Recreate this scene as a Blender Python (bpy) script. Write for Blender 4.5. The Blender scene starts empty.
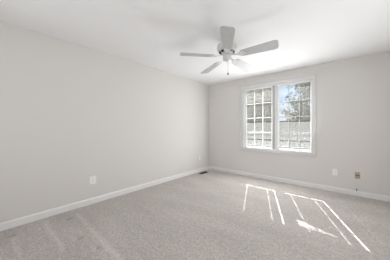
import bpy, bmesh, math, random
from mathutils import Vector, Matrix
random.seed(7)
SC = bpy.context.scene
COL = SC.collection
PI = math.pi

# ---------------------------------------------------------------- camera
F_PX, YAW = 178.9, 0.70385
cam_d = bpy.data.cameras.new('camera')
cam_d.sensor_width = 36.0
cam_d.lens = F_PX / 390 * 36.0
cam_d.shift_y = -(130 - 128.06) / 390
cam_d.clip_start = 0.02
cam_d.clip_end = 300
cam = bpy.data.objects.new('camera', cam_d)
COL.objects.link(cam)
cam.location = (3.068, -4.246, 1.194)
cam.rotation_euler = (PI / 2, 0, YAW)
SC.camera = cam

# ---------------------------------------------------------------- sky, sun, daylight, exposure
SUN_AZ = math.radians(21.4)      # the sun stands beyond the window wall, to its left
SUN_EL = math.radians(45.6)
SUN_W, SKY_W, ROOM_W = 18.0, 0.95, 14.2
world = bpy.data.worlds.new('sky')
SC.world = world
world.use_nodes = True
wn, wl = world.node_tree.nodes, world.node_tree.links
wn.clear()
w_out = wn.new('ShaderNodeOutputWorld')
w_bg = wn.new('ShaderNodeBackground')
w_bg.inputs['Strength'].default_value = SKY_W
w_tc = wn.new('ShaderNodeTexCoord')
w_sep = wn.new('ShaderNodeSeparateXYZ')
w_ramp = wn.new('ShaderNodeValToRGB')
w_ramp.color_ramp.elements[0].position = 0.0
w_ramp.color_ramp.elements[0].color = (1.0, 1.03, 1.06, 1)
w_ramp.color_ramp.elements[1].position = 0.16
w_ramp.color_ramp.elements[1].color = (0.70, 0.88, 1.16, 1)
w_e = w_ramp.color_ramp.elements.new(0.6)
w_e.color = (0.86, 0.90, 0.97, 1)
w_noise = wn.new('ShaderNodeTexNoise')
w_noise.inputs['Scale'].default_value = 5.5
w_noise.inputs['Detail'].default_value = 5
w_cr = wn.new('ShaderNodeValToRGB')
w_cr.color_ramp.elements[0].position = 0.50
w_cr.color_ramp.elements[1].position = 0.66
w_mix = wn.new('ShaderNodeMixRGB')
w_mix.inputs['Color2'].default_value = (1.5, 1.5, 1.52, 1)
wl.new(w_tc.outputs['Generated'], w_sep.inputs[0])
wl.new(w_sep.outputs['Z'], w_ramp.inputs[0])
wl.new(w_tc.outputs['Generated'], w_noise.inputs['Vector'])
wl.new(w_noise.outputs[0], w_cr.inputs[0])
wl.new(w_cr.outputs[0], w_mix.inputs['Fac'])
wl.new(w_ramp.outputs[0], w_mix.inputs['Color1'])
wl.new(w_mix.outputs[0], w_bg.inputs['Color'])
wl.new(w_bg.outputs[0], w_out.inputs[0])


def light(name, kind, loc, aim, **kw):
    d = bpy.data.lights.new(name, kind)
    for k, v in kw.items():
        setattr(d, k, v)
    o = bpy.data.objects.new(name, d)
    COL.objects.link(o)
    o.location = loc
    o.rotation_euler = Vector(aim).to_track_quat('-Z', 'Y').to_euler()
    return o


sun_dir = Vector((math.sin(SUN_AZ) * math.cos(SUN_EL), -math.cos(SUN_AZ) * math.cos(SUN_EL), -math.sin(SUN_EL)))
light('sun', 'SUN', (-6, 14, 18), sun_dir, energy=SUN_W, angle=math.radians(0.53), color=(1.0, 0.98, 0.955))
# daylight entering through the window (the open blind spreads it into the room)
light('daylight_window', 'AREA', (1.80, -0.03, 1.14), (0, -1, 0), energy=30.5, shape='RECTANGLE', size=1.40, size_y=0.9,
      color=(0.985, 1.0, 1.02))
# unseen fill lamps added behind the camera to brighten the room
light('fill_rear', 'AREA', (1.9, -4.80, 1.45), (0, 1, 0), energy=ROOM_W, shape='RECTANGLE', size=2.9, size_y=1.9,
      color=(0.99, 1.0, 1.015))
light('fill_rear_beam', 'AREA', (1.9, -4.80, 1.45), (0, 1, 0), energy=11.5, shape='RECTANGLE', size=2.9, size_y=1.9,  # narrower unseen fill, added to lift the window wall
      spread=math.radians(60), color=(0.99, 1.0, 1.015))
light('assumed_daylight_side', 'AREA', (3.64, -2.2, 1.45), (-1, 0, 0), energy=7.5, shape='RECTANGLE', size=1.5, size_y=1.4,  # unseen lamp added for an assumed window in the right wall; none is built
      color=(0.99, 1.0, 1.015))

vs = SC.view_settings
SC.display_settings.display_device = 'sRGB'
vs.view_transform = 'Standard'
vs.look = 'None'
vs.exposure = 0.0
vs.gamma = 1.0
vs.use_curve_mapping = False
SC.cycles.max_bounces = 14
SC.cycles.diffuse_bounces = 10
SC.cycles.transparent_max_bounces = 24
SC.cycles.sample_clamp_indirect = 6
SC.cycles.use_denoising = True
SC.cycles.caustics_reflective = False
SC.cycles.caustics_refractive = False


# ---------------------------------------------------------------- helpers
def mat(name, col, rough=0.6, spec=0.4, metal=0.0, var=0.0, vscale=6.0, bump=0.0, bscale=200.0, detail=3.0):
    m = bpy.data.materials.new(name)
    m.use_nodes = True
    n, l = m.node_tree.nodes, m.node_tree.links
    p = n['Principled BSDF']
    p.inputs['Base Color'].default_value = (*col, 1)
    p.inputs['Roughness'].default_value = rough
    p.inputs['Metallic'].default_value = metal
    p.inputs['Specular IOR Level'].default_value = spec
    tc = n.new('ShaderNodeTexCoord')
    if var > 0:
        t = n.new('ShaderNodeTexNoise')
        t.inputs['Scale'].default_value = vscale
        t.inputs['Detail'].default_value = detail
        l.new(tc.outputs['Object'], t.inputs['Vector'])
        mr = n.new('ShaderNodeMapRange')
        mr.inputs['From Min'].default_value = 0.3
        mr.inputs['From Max'].default_value = 0.7
        mr.inputs['To Min'].default_value = 1 - var
        mr.inputs['To Max'].default_value = 1 + var
        l.new(t.outputs[0], mr.inputs['Value'])
        mx = n.new('ShaderNodeVectorMath')
        mx.operation = 'SCALE'
        mx.inputs[0].default_value = col
        l.new(mr.outputs[0], mx.inputs['Scale'])
        l.new(mx.outputs[0], p.inputs['Base Color'])
    if bump > 0:
        t = n.new('ShaderNodeTexNoise')
        t.inputs['Scale'].default_value = bscale
        t.inputs['Detail'].default_value = 4
        l.new(tc.outputs['Object'], t.inputs['Vector'])
        b = n.new('ShaderNodeBump')
        b.inputs['Strength'].default_value = bump
        b.inputs['Distance'].default_value = 0.01
        l.new(t.outputs[0], b.inputs['Height'])
        l.new(b.outputs[0], p.inputs['Normal'])
    return m


def box(bm, x0, x1, y0, y1, z0, z1, bev=0.0):
    vsx = [bm.verts.new((x, y, z)) for z in (z0, z1) for (x, y) in ((x0, y0), (x1, y0), (x1, y1), (x0, y1))]
    fs = [bm.faces.new([vsx[i] for i in q]) for q in
          ((3, 2, 1, 0), (4, 5, 6, 7), (0, 1, 5, 4), (1, 2, 6, 5), (2, 3, 7, 6), (3, 0, 4, 7))]
    if bev > 0:
        ed = {e for f in fs for e in f.edges}
        bmesh.ops.bevel(bm, geom=list(ed), offset=bev, segments=2, profile=0.6, affect='EDGES')
    return fs


def lathe(bm, prof, n=40, M=None):
    rings = []
    for r, z in prof:
        if r < 1e-6:
            rings.append([bm.verts.new((0, 0, z))])
        else:
            rings.append([bm.verts.new((r * math.cos(2 * PI * i / n), r * math.sin(2 * PI * i / n), z)) for i in range(n)])
    for a, b in zip(rings, rings[1:]):
        for i in range(n):
            j = (i + 1) % n
            q = [a[i % len(a)], a[j % len(a)], b[j % len(b)], b[i % len(b)]]
            q2 = []
            for v in q:
                if v not in q2:
                    q2.append(v)
            if len(q2) > 2:
                bm.faces.new(q2)
    if M is not None:
        bmesh.ops.transform(bm, matrix=M, verts=[v for r in rings for v in r])


def tube(bm, pts, r, n=8):
    pts = [Vector(p) for p in pts]
    rings = []
    for i, p in enumerate(pts):
        d = (pts[min(i + 1, len(pts) - 1)] - pts[max(i - 1, 0)]).normalized()
        a = d.orthogonal().normalized() if abs(d.z) > 0.9 else d.cross(Vector((0, 0, 1))).normalized()
        b = d.cross(a)
        rr = r[i] if isinstance(r, (list, tuple)) else r
        rings.append([bm.verts.new(p + a * rr * math.cos(2 * PI * k / n) + b * rr * math.sin(2 * PI * k / n)) for k in range(n)])
    for a, b in zip(rings, rings[1:]):
        for k in range(n):
            bm.faces.new((a[k], a[(k + 1) % n], b[(k + 1) % n], b[k]))
    bm.faces.new(rings[0][::-1])
    bm.faces.new(rings[-1])


def prism(bm, pts, z0, z1):
    a = [bm.verts.new((x, y, z0)) for x, y in pts]
    b = [bm.verts.new((x, y, z1)) for x, y in pts]
    bm.faces.new(a[::-1])
    bm.faces.new(b)
    for i in range(len(pts)):
        j = (i + 1) % len(pts)
        bm.faces.new((a[i], a[j], b[j], b[i]))


def obj(name, bm, m, parent=None, smooth=False):
    bmesh.ops.recalc_face_normals(bm, faces=bm.faces)
    me = bpy.data.meshes.new(name)
    bm.to_mesh(me)
    bm.free()
    for mm in (m if isinstance(m, (list, tuple)) else [m]):
        me.materials.append(mm)
    if smooth:
        for p in me.polygons:
            p.use_smooth = True
    o = bpy.data.objects.new(name, me)
    COL.objects.link(o)
    if parent:
        o.parent = parent
    return o


def smooth_by_angle(o, deg=40):
    me = o.data
    for p in me.polygons:
        p.use_smooth = True
    bm = bmesh.new()
    bm.from_mesh(me)
    for e in bm.edges:
        if len(e.link_faces) == 2 and e.calc_face_angle(0) > math.radians(deg):
            e.smooth = False
    bm.to_mesh(me)
    bm.free()


def tag(o, label, cat, group=None):
    o['label'] = label
    o['category'] = cat
    if group:
        o['group'] = group
    return o


def thing(name, loc, label, cat, group=None, rz=0.0):
    o = bpy.data.objects.new(name, None)
    o.empty_display_size = 0.1
    COL.objects.link(o)
    o.location = loc
    o.rotation_euler = (0, 0, rz)
    return tag(o, label, cat, group)


def struct(name, bm, m, parent=None):
    o = obj(name, bm, m, parent)
    if parent is None:
        o['kind'] = 'structure'
    return o


# ---------------------------------------------------------------- materials
M_WALL = mat('greige_wall_paint', (0.703, 0.687, 0.671), 0.75, 0.25, bump=0.05, bscale=160)
M_CEIL = mat('white_ceiling_paint', (0.863, 0.870, 0.876), 0.9, 0.1, bump=0.05, bscale=120)
M_TRIM = mat('white_trim_paint', (0.70, 0.70, 0.70), 0.35, 0.5)
M_BASE = mat('white_baseboard_paint', (0.81, 0.81, 0.805), 0.35, 0.5)
M_SASH = mat('white_sash_vinyl', (0.80, 0.805, 0.80), 0.35, 0.5)
M_FAN = mat('white_fan_enamel', (0.68, 0.682, 0.68), 0.3, 0.5)
M_BLADE = mat('white_fan_blade_laminate', (0.49, 0.49, 0.488), 0.4, 0.4, var=0.05, vscale=9)
M_CHROME = mat('brushed_nickel', (0.55, 0.55, 0.54), 0.25, 0.5, metal=1.0)
M_GRID_SHADE = mat('backlit_grid_shade', (0.36, 0.365, 0.37), 0.5, 0.3)  # right muntins' dim look against the bright sky, put into colour
M_MULL_SHADE = mat('mullion_shade_grey', (0.45, 0.455, 0.46), 0.5, 0.3)  # tone of the shade painted on the mullion
M_CHAIN = mat('pewter_chain', (0.22, 0.22, 0.215), 0.4, 0.5, metal=0.5)
M_DARK = mat('dark_gap', (0.02, 0.02, 0.02), 0.6)
M_SLAT = mat('white_blind_slat', (0.86, 0.86, 0.855), 0.45, 0.4)
M_PLASTIC = mat('white_plate_plastic', (0.88, 0.88, 0.87), 0.3, 0.5)
M_ALMOND = mat('almond_plate_plastic', (0.47, 0.40, 0.30), 0.4, 0.5)
M_BLACK = mat('black_rubber', (0.012, 0.011, 0.011), 0.5)
M_BRONZE = mat('dark_bronze_metal', (0.035, 0.024, 0.015), 0.45, 0.5, metal=0.3)

M_GLASS = bpy.data.materials.new('window_glass')
M_GLASS.use_nodes = True
_n, _l = M_GLASS.node_tree.nodes, M_GLASS.node_tree.links
_n.clear()
_o = _n.new('ShaderNodeOutputMaterial')
_mx = _n.new('ShaderNodeMixShader')
_lw = _n.new('ShaderNodeLayerWeight')
_lw.inputs['Blend'].default_value = 0.5
_pw = _n.new('ShaderNodeMath')
_pw.operation = 'POWER'
_pw.inputs[1].default_value = 4.0
_l.new(_lw.outputs['Facing'], _pw.inputs[0])
_fr = _n.new('ShaderNodeMath')
_fr.operation = 'MULTIPLY_ADD'
_fr.inputs[1].default_value = 0.5
_fr.inputs[2].default_value = 0.03
_l.new(_pw.outputs[0], _fr.inputs[0])
_tr = _n.new('ShaderNodeBsdfTransparent')
_tr.inputs[0].default_value = (0.95, 0.965, 0.96, 1)
_gl = _n.new('ShaderNodeBsdfGlossy')
_gl.inputs['Roughness'].default_value = 0.02
_l.new(_fr.outputs[0], _mx.inputs[0])
_l.new(_tr.outputs[0], _mx.inputs[1])
_l.new(_gl.outputs[0], _mx.inputs[2])
_l.new(_mx.outputs[0], _o.inputs[0])


def carpet():
    m = bpy.data.materials.new('taupe_cut_pile_carpet')
    m.use_nodes = True
    n, l = m.node_tree.nodes, m.node_tree.links
    p = n['Principled BSDF']
    p.inputs['Roughness'].default_value = 0.95
    p.inputs['Specular IOR Level'].default_value = 0.05
    p.inputs['Sheen Weight'].default_value = 0.15
    p.inputs['Sheen Roughness'].default_value = 0.5
    tc = n.new('ShaderNodeTexCoord')

    def noise(scale, det, sc=(1, 1, 1), rot=0.0, rough=0.55):
        mp = n.new('ShaderNodeMapping')
        mp.inputs['Scale'].default_value = sc
        mp.inputs['Rotation'].default_value = (0, 0, rot)
        l.new(tc.outputs['Object'], mp.inputs['Vector'])
        t = n.new('ShaderNodeTexNoise')
        t.inputs['Scale'].default_value = scale
        t.inputs['Detail'].default_value = det
        t.inputs['Roughness'].default_value = rough
        l.new(mp.outputs[0], t.inputs['Vector'])
        return t.outputs[0]

    def rng(s, a, b, lo, hi):
        r = n.new('ShaderNodeMapRange')
        r.inputs['From Min'].default_value = a
        r.inputs['From Max'].default_value = b
        r.inputs['To Min'].default_value = lo
        r.inputs['To Max'].default_value = hi
        l.new(s, r.inputs['Value'])
        return r.outputs[0]

    def mul(a, b):
        r = n.new('ShaderNodeMath')
        r.operation = 'MULTIPLY'
        l.new(a, r.inputs[0])
        l.new(b, r.inputs[1])
        return r.outputs[0]

    fine = rng(noise(48, 4, rough=0.7), 0.3, 0.7, 0.70, 1.30)      # tufts
    mid = rng(noise(20, 3), 0.3, 0.7, 0.92, 1.08)       # pile lying this way and that
    big = rng(noise(2.2, 2, (0.55, 1.6, 1)), 0.3, 0.7, 0.93, 1.07)   # vacuum passes
    f = mul(mul(fine, mid), big)
    at = n.new('ShaderNodeAttribute')
    at.attribute_name = 'pile'                          # brushed pile of the vacuum strokes
    f = mul(f, at.outputs['Fac'])
    sc = n.new('ShaderNodeVectorMath')
    sc.operation = 'SCALE'
    sc.inputs[0].default_value = (0.468, 0.436, 0.412)
    l.new(f, sc.inputs['Scale'])
    l.new(sc.outputs[0], p.inputs['Base Color'])
    b = n.new('ShaderNodeBump')
    b.inputs['Strength'].default_value = 0.55
    b.inputs['Distance'].default_value = 0.012
    l.new(noise(110, 3), b.inputs['Height'])
    l.new(b.outputs[0], p.inputs['Normal'])
    return m


# ---------------------------------------------------------------- room shell
XR, YB, H, T = 3.66, -4.95, 2.44, 0.12
WX0, WX1, WZ0, WZ1 = 1.054, 2.536, 0.705, 2.172        # the window opening

# the carpet: a fine sheet with furniture dents and vacuum strokes
DENTS = [(0.235, -4.054, .020), (0.277, -3.534, .020), (0.85, -3.58, .020), (1.164, -3.526, .020)]
STROKES = [((0.25, -4.05), (1.05, -4.02), .020, 1.17), ((0.10, -3.75), (0.95, -3.745), .022, 1.19),
           ((0.22, -3.41), (1.75, -3.46), .024, 1.19), ((0.30, -2.1), (2.0, -0.75), .014, 1.10),
           ((2.95, -0.35), (3.35, -1.6), .010, 1.14), ((3.35, -0.3), (3.66, -1.5), .015, 1.08)]
bm = bmesh.new()
NX, NY = 244, 330
gv = []
for j in range(NY + 1):
    row = []
    for i in range(NX + 1):
        x, y = XR * i / NX, YB + (0 - YB) * j / NY
        z = 0.0
        for dx, dy, dr in DENTS:
            d2 = (x - dx) ** 2 + (y - dy) ** 2
            if d2 < 0.02:
                z -= 0.026 * math.exp(-d2 / (2 * dr * dr))
        row.append(bm.verts.new((x, y, z)))
    gv.append(row)
for j in range(NY):
    for i in range(NX):
        bm.faces.new((gv[j][i], gv[j][i + 1], gv[j + 1][i + 1], gv[j + 1][i]))
floor = struct('floor', bm, carpet())
for p in floor.data.polygons:
    p.use_smooth = True
att = floor.data.attributes.new('pile', 'FLOAT', 'POINT')
for k, v in enumerate(floor.data.vertices):
    f = 1.0
    for a, b, w, g in STROKES:
        ax, ay = a
        bx, by = b
        L2 = (bx - ax) ** 2 + (by - ay) ** 2
        t = max(0, min(1, ((v.co.x - ax) * (bx - ax) + (v.co.y - ay) * (by - ay)) / L2))
        d = math.hypot(v.co.x - ax - t * (bx - ax), v.co.y - ay - t * (by - ay))
        if d < 4 * w:
            f *= 1 + (g - 1) * math.exp(-(d / w) ** 2)
    att.data[k].value = f

bm = bmesh.new()
box(bm, -T, XR + T, YB - T, T, -0.20, -0.03)
struct('floor_slab', bm, M_CEIL)
bm = bmesh.new()
box(bm, -T, XR + T, YB - T, T, H, H + 0.15)
struct('ceiling', bm, M_CEIL)
bm = bmesh.new()
box(bm, -T, 0, YB - T, T, -0.03, H)
struct('wall_left', bm, M_WALL)
bm = bmesh.new()
box(bm, XR, XR + T, YB - T, T, -0.03, H)
struct('wall_right', bm, M_WALL)
bm = bmesh.new()
box(bm, 0, WX0, 0, T, -0.03, H)
box(bm, WX1, XR, 0, T, -0.03, H)
box(bm, WX0, WX1, 0, T, -0.03, WZ0)
box(bm, WX0, WX1, 0, T, WZ1, H)
struct('wall_back', bm, M_WALL)
bm = bmesh.new()
box(bm, 0, XR, YB - T, YB, -0.03, H)
struct('wall_front', bm, M_WALL)


def base_profile(bm, L):
    # extruded along +x from 0 to L, the room on the -y side
    pr = [(0, -0.012), (-0.013, -0.012), (-0.013, 0.070), (-0.011, 0.080), (-0.006, 0.086), (-0.005, 0.091), (0, 0.092)]
    a = [bm.verts.new((0, y, z)) for y, z in pr]
    b = [bm.verts.new((L, y, z)) for y, z in pr]
    bm.faces.new(a)
    bm.faces.new(b[::-1])
    for i in range(len(pr)):
        j = (i + 1) % len(pr)
        bm.faces.new((a[i], b[i], b[j], a[j]))


for nm, L, loc, rz in (('baseboard_back', XR, (0, 0, 0), 0), ('baseboard_left', -YB, (0, YB, 0), PI / 2),
                       ('baseboard_right', -YB, (XR, 0, 0), -PI / 2), ('baseboard_front', XR, (XR, YB, 0), PI)):
    bm = bmesh.new()
    base_profile(bm, L)
    o = struct(nm, bm, M_BASE)
    o.location = loc
    o.rotation_euler = (0, 0, rz)

# ---------------------------------------------------------------- window
win = bpy.data.objects.new('window_1', None)
COL.objects.link(win)
win['kind'] = 'structure'
CW = 0.066
bm = bmesh.new()                                         # picture-frame casing
for (a0, a1, c0, c1) in ((WX0 - CW, WX0, WZ0 - CW, WZ1 + 0.095), (WX1, WX1 + CW, WZ0 - CW, WZ1 + 0.095),
                         (WX0, WX1, WZ1, WZ1 + 0.095), (WX0, WX1, WZ0 - CW, WZ0)):
    box(bm, a0, a1, -0.016, 0.0, c0, c1)
for (a0, a1, c0, c1) in ((WX0 - CW, WX0 - CW + 0.016, WZ0 - CW, WZ1 + 0.095), (WX1 + CW - 0.016, WX1 + CW, WZ0 - CW, WZ1 + 0.095),
                         (WX0 - CW, WX1 + CW, WZ1 + 0.079, WZ1 + 0.095), (WX0 - CW, WX1 + CW, WZ0 - CW, WZ0 - CW + 0.016)):
    box(bm, a0, a1, -0.032, -0.0155, c0, c1)
struct('casing', bm, M_TRIM, win)
bm = bmesh.new()                                         # jamb lining
for (a0, a1, c0, c1) in ((WX0 - 0.004, WX0 + 0.012, WZ0, WZ1), (WX1 - 0.012, WX1 + 0.004, WZ0, WZ1),
                         (WX0, WX1, WZ1 - 0.012, WZ1 + 0.004), (WX0, WX1, WZ0 - 0.004, WZ0 + 0.010)):
    box(bm, a0, a1, 0.0, T + 0.02, c0, c1)
struct('jamb', bm, M_SASH, win)
MX0, MX1 = 1.767, 1.874
bm = bmesh.new()
box(bm, MX0, MX1, 0.030, T + 0.02, WZ0 + 0.010, WZ1 - 0.012)
box(bm, MX0 + 0.0585, MX1 - 0.006, 0.012, 0.030, WZ0 + 0.010, WZ1 - 0.012)
mull = struct('mullion', bm, M_TRIM, win)
bm = bmesh.new()                                         # grey strip painting the shade along the left half of the mullion
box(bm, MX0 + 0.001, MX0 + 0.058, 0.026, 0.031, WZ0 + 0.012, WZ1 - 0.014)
struct('mullion_shade_strip', bm, M_MULL_SHADE, mull)
GY = 0.075
SASHES = ((WX0 + 0.012, MX0, 0.062, 0.030), (MX1, WX1 - 0.012, 0.026, 0.024))
for sx0, sx1, lw, rw in SASHES:
    z0, z1 = WZ0 + 0.010, WZ1 - 0.012
    g0, g1, gz0, gz1 = sx0 + lw, sx1 - rw, z0 + 0.028, z1 - 0.022
    bm = bmesh.new()
    for (a0, a1, c0, c1) in ((sx0, g0, z0, z1), (g1, sx1, z0, z1), (g0, g1, gz1, z1), (g0, g1, z0, gz0)):
        box(bm, a0, a1, GY - 0.022, GY + 0.022, c0, c1)
    sash = struct('sash', bm, M_SASH, win)
    bm = bmesh.new()
    box(bm, g0 - 0.005, g1 + 0.005, GY - 0.002, GY + 0.002, gz0 - 0.005, gz1 + 0.005)
    struct('pane', bm, M_GLASS, sash)
    bm = bmesh.new()
    for k in (1, 2):
        c = g0 + (g1 - g0) * k / 3
        box(bm, c - 0.0075, c + 0.0075, GY - 0.012, GY + 0.012, gz0, gz1)
    for k in (1, 2, 3):
        c = gz0 + (gz1 - gz0) * k / 4
        box(bm, g0, g1, GY - 0.0118, GY + 0.0118, c - 0.0075, c + 0.0075)
    struct('muntin_grid', bm, M_SASH if sx0 < 1.5 else M_GRID_SHADE, sash)  # right grid greyer: its backlit shade is painted in
for zc in (1.05, 1.70):                                   # casement lock handles on the mullion
    bm = bmesh.new()
    box(bm, MX1 - 0.030, MX1 - 0.008, 0.0, 0.0125, zc - 0.035, zc + 0.035, 0.003)
    tube(bm, [(MX1 - 0.018, 0.002, zc), (MX1 - 0.012, -0.014, zc + 0.012), (MX1 - 0.012, -0.018, zc + 0.055)], [0.006, 0.006, 0.004])
    struct('sash_lock', bm, M_TRIM, win)
bm = bmesh.new()                                          # casement crank on the left sill
box(bm, 1.50, 1.60, 0.045, 0.062, WZ0 + 0.010, WZ0 + 0.035, 0.004)
tube(bm, [(1.55, 0.046, WZ0 + 0.028), (1.55, 0.036, WZ0 + 0.030), (1.49, 0.033, WZ0 + 0.022)], 0.006)
struct('sash_crank', bm, M_SASH, win)


# ---------------------------------------------------------------- mini blinds, slats open flat
def mini_blind(x0, x1, cords, bent, label):
    BY = 0.014
    t = thing('mini_blind', ((x0 + x1) / 2, BY, WZ1 - 0.014), label, 'blind', 'open mini blinds of the window')
    ox, oy, oz = t.location
    bm = bmesh.new()
    box(bm, x0 - ox, x1 - ox, -0.014, 0.014, -0.026, 0.0)
    obj('headrail', bm, M_SLAT, t)
    pitch, hw, th = 0.0205, 0.0125, 0.0006
    zt, zb = WZ1 - 0.046, WZ0 + 0.086
    n = int((zt - zb) / pitch)
    bm = bmesh.new()
    hole = 0.0060
    xs = [x0] + [v for c in cords for v in (c - hole, c + hole)] + [x1]
    for k in range(n + 1):
        z = zb + pitch * k
        b = bent.get(k)
        vb = len(bm.verts)
        for q in range(0, len(xs), 2):
            cuts = [xs[q], xs[q + 1]]
            if b:
                cuts = sorted(cuts + [c for c in (b[0] - 0.07, b[0] - 0.03, b[0] + 0.03, b[0] + 0.07) if xs[q] < c < xs[q + 1]])
            for c0, c1 in zip(cuts, cuts[1:]):
                box(bm, c0, c1, -hw, hw, z, z + th)
        for c in cords:                                    # the slim bridges around the cord holes
            box(bm, c - hole, c + hole, -hw, -hw + 0.0022, z, z + th)
            box(bm, c - hole, c + hole, hw - 0.0022, hw, z, z + th)
        if b:
            bm.verts.ensure_lookup_table()
            xe, dz = b
            for v in bm.verts[vb:]:                        # a slack slat sagging onto the next one
                f = max(0.0, min(1.0, (xe - v.co.x) / 0.12 + 0.5))
                v.co.z += dz * pitch * f
    for v in bm.verts:
        v.co.x -= ox
        v.co.z -= oz
    obj('slats', bm, M_SLAT, t)
    bm = bmesh.new()
    box(bm, x0 - ox, x1 - ox, -0.012, 0.012, WZ0 + 0.070 - oz, WZ0 + 0.079 - oz, 0.002)
    obj('bottom_rail', bm, M_SLAT, t)
    for c in cords:
        bm = bmesh.new()
        for y in (-hw - 0.001, hw + 0.001):
            tube(bm, [(c - ox, y, -0.020), (c - ox, y, WZ0 + 0.074 - oz)], 0.0009, 5)
        obj('ladder_cord', bm, M_SLAT, t)
    return t


mini_blind(WX0 + 0.016, MX0 - 0.031, (1.212, 1.610), {}, 'white mini blind opened flat in the left half of the window, over the white grid')
BENT = {49: (2.02, -.95), 50: (2.06, -1.9), 52: (2.14, -.95), 53: (2.18, -1.9), 55: (2.32, -.95)}
mini_blind(MX1 + 0.004, WX1 - 0.038, (2.022, 2.378), BENT, 'white mini blind opened flat in the right half of the window, before sky and tree')


# ---------------------------------------------------------------- ceiling fan
FX, FY, FZ = 1.778, -2.032, 2.201
TX, TY = 0.0696, -0.0523                                   # the rotor hangs a little out of level
fan = thing('ceiling_fan', (FX, FY, H), 'white five-blade ceiling fan mounted close against the ceiling', 'ceiling fan')
RZ = FZ - H


def tilt(bm):
    for v in bm.verts:
        v.co.z += TX * v.co.x + TY * v.co.y


bm = bmesh.new()
lathe(bm, [(0, 0), (0.088, 0), (0.090, -0.012), (0.086, -0.040), (0.080, -0.052), (0, -0.052)], 48)
smooth_by_angle(obj('canopy', bm, M_FAN, fan))
bm = bmesh.new()
lathe(bm, [(0, -0.050), (0.082, -0.050), (0.120, -0.060), (0.138, -0.078), (0.143, -0.105), (0.140, -0.135), (0.128, -0.160),
           (0.105, -0.178), (0.085, -0.186), (0, -0.188)], 56)
hs = obj('motor_housing', bm, M_FAN, fan)
smooth_by_angle(hs)
for k in range(10):                                        # vent slots round the underside of the motor
    bm = bmesh.new()
    Mk = Matrix.Rotation(2 * PI * k / 10 + 0.2, 4, 'Z') @ Matrix.Translation((0.098, 0, -0.1835)) @ Matrix.Rotation(-0.5, 4, 'Y')
    box(bm, -0.014, 0.014, -0.020, 0.020, -0.003, 0.004)
    bmesh.ops.transform(bm, matrix=Mk, verts=bm.verts[:])
    obj('vent_slot', bm, M_DARK, hs)
bm = bmesh.new()
lathe(bm, [(0, RZ + 0.055), (0.050, RZ + 0.055), (0.050, RZ + 0.012), (0, RZ + 0.012)], 32)
tilt(bm)
smooth_by_angle(obj('flywheel', bm, M_FAN, fan))
bm = bmesh.new()
lathe(bm, [(0, RZ + 0.014), (0.050, RZ + 0.014), (0.058, RZ + 0.006), (0.060, RZ - 0.022), (0.056, RZ - 0.040), (0.040, RZ - 0.053),
           (0.012, RZ - 0.058), (0, RZ - 0.058)], 40)
tilt(bm)
sw = obj('switch_housing', bm, M_FAN, fan)
smooth_by_angle(sw)
bm = bmesh.new()
lathe(bm, [(0, RZ - 0.055), (0.007, RZ - 0.056), (0.008, RZ - 0.066), (0.003, RZ - 0.071), (0, RZ - 0.071)], 16)
tilt(bm)
smooth_by_angle(obj('finial', bm, M_CHROME, sw))
bm = bmesh.new()
tube(bm, [(0.030, -0.025, RZ - 0.045), (0.034, -0.028, RZ - 0.070), (0.034, -0.028, 1.955 - H)], 0.0018, 6)
chain = obj('pull_chain', bm, M_CHAIN, fan)
bm = bmesh.new()
lathe(bm, [(0, 0.020), (0.003, 0.018), (0.008, 0.006), (0.009, -0.006), (0.006, -0.014), (0, -0.016)], 16,
      Matrix.Translation((0.034, -0.028, 1.945 - H)))
smooth_by_angle(obj('pull_knob', bm, M_BRONZE, chain))

R0, R1 = 0.190, 0.660
outl = []                                                  # blade outline, root to rounded tip
wr, wt = 0.060, 0.084


def half(x):
    return wr + (wt - wr) * (x - R0) / (R1 - R0)


top = [(R0, 0.045), (R0 + 0.010, 0.056)] + [(R0 + 0.025 + (R1 - 0.042 - R0 - 0.025) * i / 8, half(R0 + 0.025 + (R1 - 0.042 - R0 - 0.025) * i / 8)) for i in range(9)]
hx = R1 - 0.042
top += [(hx + 0.042 * math.sin(a), half(hx) - 0.040 + 0.040 * math.cos(a)) for a in [PI / 2 * i / 6 for i in range(1, 7)]]
outl = top + [(x, -y) for x, y in top[::-1]]
b_mesh = None
for k in range(5):
    ang = -1.0319 + 2 * PI * k / 5
    Rk = Matrix.Rotation(ang, 4, 'Z') @ Matrix.Translation((0, 0, RZ)) @ Matrix.Rotation(-math.radians(13), 4, 'X')
    bm = bmesh.new()
    prism(bm, outl, -0.003, 0.003)
    bmesh.ops.transform(bm, matrix=Rk, verts=bm.verts[:])
    tilt(bm)
    bl = obj('blade', bm, M_BLADE, fan)
    bm = bmesh.new()                                       # blade iron: arm, forked plate under the blade, screws
    prism(bm, [(0.050, 0.016), (0.105, 0.012), (0.150, 0.014), (0.185, 0.040), (0.235, 0.044), (0.240, 0.030), (0.215, 0.020),
               (0.215, 0.010), (0.265, 0.010), (0.265, -0.010), (0.215, -0.010), (0.215, -0.020), (0.240, -0.030), (0.235, -0.044),
               (0.185, -0.040), (0.150, -0.014), (0.105, -0.012), (0.050, -0.016)], -0.0085, -0.0032)
    for sx, sy in ((0.228, 0.036), (0.228, -0.036), (0.255, 0)):
        lathe(bm, [(0, -0.012), (0.005, -0.0105), (0.006, -0.0085), (0, -0.008)], 12, Matrix.Translation((sx, sy, 0)))
    for v in bm.verts:                                     # the arm climbs to the flywheel
        if v.co.x < 0.16:
            v.co.z += 0.030 * (1 - (v.co.x - 0.05) / 0.11) ** 1.0
    bmesh.ops.transform(bm, matrix=Rk, verts=bm.verts[:])
    tilt(bm)
    obj('blade_iron', bm, M_FAN, fan)


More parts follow.
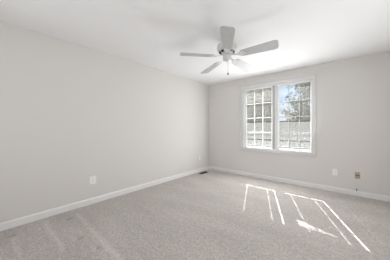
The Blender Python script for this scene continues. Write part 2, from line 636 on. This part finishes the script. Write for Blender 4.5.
# ---------------------------------------------------------------- wall plates
def wall_plate(name, loc, rz, w, h, kind, m, label, cat, group=None):
    # built on the plane y = 0, facing -y
    t = thing(name, loc, label, cat, group, rz)
    bm = bmesh.new()
    box(bm, -w / 2, w / 2, -0.006, 0.0, -h / 2, h / 2, 0.002)
    obj('cover_plate', bm, m, t)
    if kind == 'duplex':
        for s in (-1, 1):
            bm = bmesh.new()
            pts = [(0.017 * math.cos(a), max(-0.0115, min(0.0115, 0.0155 * math.sin(a)))) for a in [2 * PI * i / 20 for i in range(20)]]
            prism(bm, pts, 0.005, 0.0085)
            bmesh.ops.transform(bm, matrix=Matrix.Translation((0, 0, s * 0.0195)) @ Matrix.Rotation(PI / 2, 4, 'X'), verts=bm.verts[:])
            r = obj('receptacle', bm, m, t)
            bm = bmesh.new()
            for x in (-0.006, 0.006):
                box(bm, x - 0.001, x + 0.001, -0.0088, -0.0080, s * 0.0195 - 0.001, s * 0.0195 + 0.006)
            box(bm, -0.002, 0.002, -0.0088, -0.0080, s * 0.0195 - 0.008, s * 0.0195 - 0.004)
            obj('slot', bm, M_DARK, r)
        bm = bmesh.new()
        lathe(bm, [(0, 0.0075), (0.003, 0.007), (0.0035, 0.006), (0, 0.0055)], 12, Matrix.Rotation(PI / 2, 4, 'X'))
        obj('screw', bm, M_CHROME, t)
    elif kind == 'jacks':
        for x in (-0.0135, 0.0135):
            bm = bmesh.new()
            lathe(bm, [(0, 0.014), (0.0085, 0.014), (0.0095, 0.012), (0.0095, 0.005), (0, 0.005)], 18,
                  Matrix.Translation((x, 0, 0)) @ Matrix.Rotation(PI / 2, 4, 'X'))
            obj('jack', bm, M_BLACK, t)
        for z in (-0.042, 0.042):
            bm = bmesh.new()
            lathe(bm, [(0, 0.0075), (0.003, 0.007), (0.0035, 0.006), (0, 0.0055)], 12,
                  Matrix.Translation((0, 0, z)) @ Matrix.Rotation(PI / 2, 4, 'X'))
            obj('screw', bm, M_CHROME, t)
    return t


wall_plate('wall_outlet', (0, -3.133, 0.370), PI / 2, 0.098, 0.124, 'duplex', M_PLASTIC,
           'wide white wall outlet halfway along the bare left wall, far from the corner', 'outlet', 'white wall outlets')
wall_plate('wall_outlet', (0, -0.442, 0.377), PI / 2, 0.070, 0.115, 'duplex', M_PLASTIC,
           'white wall outlet on the left wall close to the room corner and floor vent', 'outlet', 'white wall outlets')
wall_plate('wall_outlet', (2.897, 0, 0.370), 0, 0.074, 0.120, 'duplex', M_PLASTIC,
           'white wall outlet right of the window, next to the tan jack plate', 'outlet', 'white wall outlets')
wall_plate('jack_plate', (3.210, 0, 0.362), 0, 0.070, 0.115, 'jacks', M_ALMOND,
           'tan wall plate with two black jacks, right of the window', 'wall plate')
cs = thing('cable_stub', (3.197, 0, 0.122), 'short black cable end poking from the wall above the baseboard', 'cable')
bm = bmesh.new()
tube(bm, [(0, 0, 0), (0, -0.018, 0.0), (0.001, -0.030, -0.006), (0.002, -0.036, -0.016)], 0.006, 10)
smooth_by_angle(obj('cable', bm, M_BLACK, cs))
bm = bmesh.new()
tube(bm, [(0.002, -0.036, -0.014), (0.0025, -0.039, -0.028)], 0.0075, 6)
obj('connector', bm, M_BRONZE, cs)

# ---------------------------------------------------------------- floor register
vent = thing('floor_vent', (0.158, -0.455, 0.0), 'dark bronze floor vent in the carpet near the room corner', 'vent')
bm = bmesh.new()
for (a0, a1, c0, c1) in ((-0.062, -0.046, -0.150, 0.150), (0.046, 0.062, -0.150, 0.150), (-0.046, 0.046, -0.150, -0.130), (-0.046, 0.046, 0.130, 0.150)):
    box(bm, a0, a1, c0, c1, -0.010, 0.006)
obj('frame', bm, M_BRONZE, vent)
bm = bmesh.new()
for k in range(13):
    y = -0.120 + 0.020 * k
    box(bm, -0.046, 0.046, y - 0.003, y + 0.003, 0.001, 0.005)
obj('grille', bm, M_BRONZE, vent)
bm = bmesh.new()
box(bm, -0.046, 0.046, -0.130, 0.130, -0.010, 0.001)
obj('damper', bm, M_DARK, vent)

#OUTSIDE
# ---------------------------------------------------------------- outside the window
GZ = -0.45
M_LAWN = mat('pale_dry_lawn', (0.22, 0.215, 0.19), 0.95, 0.05, var=0.25, vscale=1.5)
M_BOARD = mat('weathered_fence_board', (0.68, 0.65, 0.605), 0.85, 0.1, var=0.2, vscale=8)
M_RAIL = mat('dark_fence_rail', (0.09, 0.085, 0.08), 0.85, 0.1)
M_SIDING = mat('beige_lap_siding', (0.38, 0.355, 0.32), 0.7, 0.2, var=0.08, vscale=3)
M_SHINGLE = mat('tan_roof_shingle', (0.42, 0.37, 0.31), 0.9, 0.1, var=0.75, vscale=3, detail=6)
M_GUTTER = mat('dark_gutter', (0.12, 0.115, 0.11), 0.5)
M_BARK = mat('grey_bark', (0.12, 0.105, 0.09), 0.9, 0.1, var=0.3, vscale=10)
M_LEAF = mat('grey_green_leaf', (0.25, 0.265, 0.225), 0.7, 0.2, var=0.5, vscale=3)
M_LEAF2 = mat('olive_leaf', (0.30, 0.28, 0.20), 0.7, 0.2, var=0.4, vscale=3)
bm = bmesh.new()
box(bm, -45, 45, T + 0.3, 70, GZ - 0.2, GZ)
lawn = struct('lawn', bm, M_LAWN)

# neighbour's house seen through the left half
house = thing('house', (-2.25, 13.6, GZ), 'neighbouring house with shingled roof and beige siding, seen through the left half of the window', 'house', None, math.radians(16.4))
HX0, HX1, HZ = -10.5, 0.0, 4.2                             # relative to the house
bm = bmesh.new()
box(bm, HX0, HX1, 0.0, 7.0, 0, HZ)
for k in range(24):
    z = 0.10 + 0.155 * k
    v = [bm.verts.new(p) for p in ((HX0, -0.028, z), (HX1, -0.028, z), (HX1, -0.004, z + 0.155), (HX0, -0.004, z + 0.155), (HX0, 0.0, z), (HX1, 0.0, z))]
    bm.faces.new((v[0], v[1], v[2], v[3]))
    bm.faces.new((v[4], v[5], v[1], v[0]))
obj('wall', bm, M_SIDING, house)
bm = bmesh.new()
for (y0, z0, y1, z1) in ((-0.45, HZ - 0.1, 3.5, HZ + 4.6), (7.45, HZ - 0.1, 3.5, HZ + 4.6)):
    n = 20
    for k in range(n):
        ya, yb = y0 + (y1 - y0) * k / n, y0 + (y1 - y0) * (k + 1) / n
        za, zb = z0 + (z1 - z0) * k / n, z0 + (z1 - z0) * (k + 1) / n
        v = [bm.verts.new(p) for p in ((HX0 - .3, ya, za + .03), (HX1 + .2, ya, za + .03), (HX1 + .2, yb, zb + .01), (HX0 - .3, yb, zb + .01),
                                       (HX0 - .3, ya, za - .1), (HX1 + .2, ya, za - .1), (HX1 + .2, yb, zb - .1), (HX0 - .3, yb, zb - .1))]
        for q in ((0, 1, 2, 3), (4, 7, 6, 5), (0, 4, 5, 1), (2, 6, 7, 3), (1, 5, 6, 2), (0, 3, 7, 4)):
            bm.faces.new([v[i] for i in q])
obj('roof', bm, M_SHINGLE, house)
bm = bmesh.new()
box(bm, HX0 - .3, HX1 + .2, -0.60, -0.46, HZ - 0.24, HZ - 0.10)
obj('gutter', bm, M_GUTTER, house)
# board fence seen through the right half
fence = thing('fence', (-6.0, 9.6, GZ), 'weathered board fence with dark rails, crossing the view through the window', 'fence')
FL = 13.5
bm = bmesh.new()
for k in range(int(FL / 0.145)):
    x = 0.145 * k
    h = 2.14 + random.uniform(-.012, .012)
    box(bm, x, x + 0.138, 0.0, 0.02, 0.03, h)
obj('boards', bm, M_BOARD, fence)
for z in (0.72, 2.08):
    bm = bmesh.new()
    box(bm, 0, FL, -0.045, 0.0, z, z + 0.07)
    obj('rail', bm, M_RAIL, fence)
for k in range(6):
    bm = bmesh.new()
    x = 0.3 + 2.4 * k
    box(bm, x, x + 0.10, 0.02, 0.12, 0, 2.16)
    obj('post', bm, M_RAIL, fence)


def tree(x, y, h, r, th, n, m, label, squash=1.0, lean=0.0, leaf=0.16):
    t = thing('tree', (x, y, GZ), label, 'tree', 'trees beyond the window')
    rnd = random.Random(int(x * 100) + n)
    bm = bmesh.new()
    tube(bm, [(0, 0, -.05), (0.03, 0, h * .3), (lean * .5, 0.05, h * .65), (lean, 0, h * .98)], [th, th * .8, th * .5, th * .15], 9)
    ends = []
    for k in range(26):
        f = rnd.uniform(.28, .95)
        a = rnd.uniform(0, 2 * PI)
        L = r * rnd.uniform(.55, 1.0) * (1.15 - f * .55)
        s = Vector((lean * f, 0, h * f))
        e = s + Vector((math.cos(a) * L, math.sin(a) * L, L * rnd.uniform(.15, .6) * squash))
        mid = (s + e) / 2 + Vector((0, 0, -.05 * L))
        tube(bm, [s, mid, e], [th * .22, th * .14, th * .05], 5)
        ends.append((s, e))
    smooth_by_angle(obj('trunk', bm, M_BARK, t))
    bm = bmesh.new()
    for k in range(n):
        s, e = rnd.choice(ends)
        f = rnd.uniform(.25, 1.08)
        c = s.lerp(e, f) + Vector((rnd.gauss(0, r * .11), rnd.gauss(0, r * .11), rnd.gauss(0, r * .11)))
        ax = Vector((rnd.gauss(0, 1), rnd.gauss(0, 1), rnd.gauss(0, 1))).normalized()
        u = ax.orthogonal().normalized() * leaf * rnd.uniform(.6, 1.2)
        w = ax.cross(u).normalized() * leaf * .45
        q = [bm.verts.new(c + d) for d in (-u, w * .9, u, -w * .9)]
        bm.faces.new(q)
    obj('foliage', bm, m, t)
    return t


tree(0.92, 14.2, 9.0, 2.9, .17, 8500, M_LEAF, 'tall grey-green leafy tree behind the fence, at the right of the window view', 1.2)
tree(-1.55, 21.0, 5.0, 2.2, .14, 2600, M_LEAF2, 'small olive tree low beyond the fence, below the patch of sky')
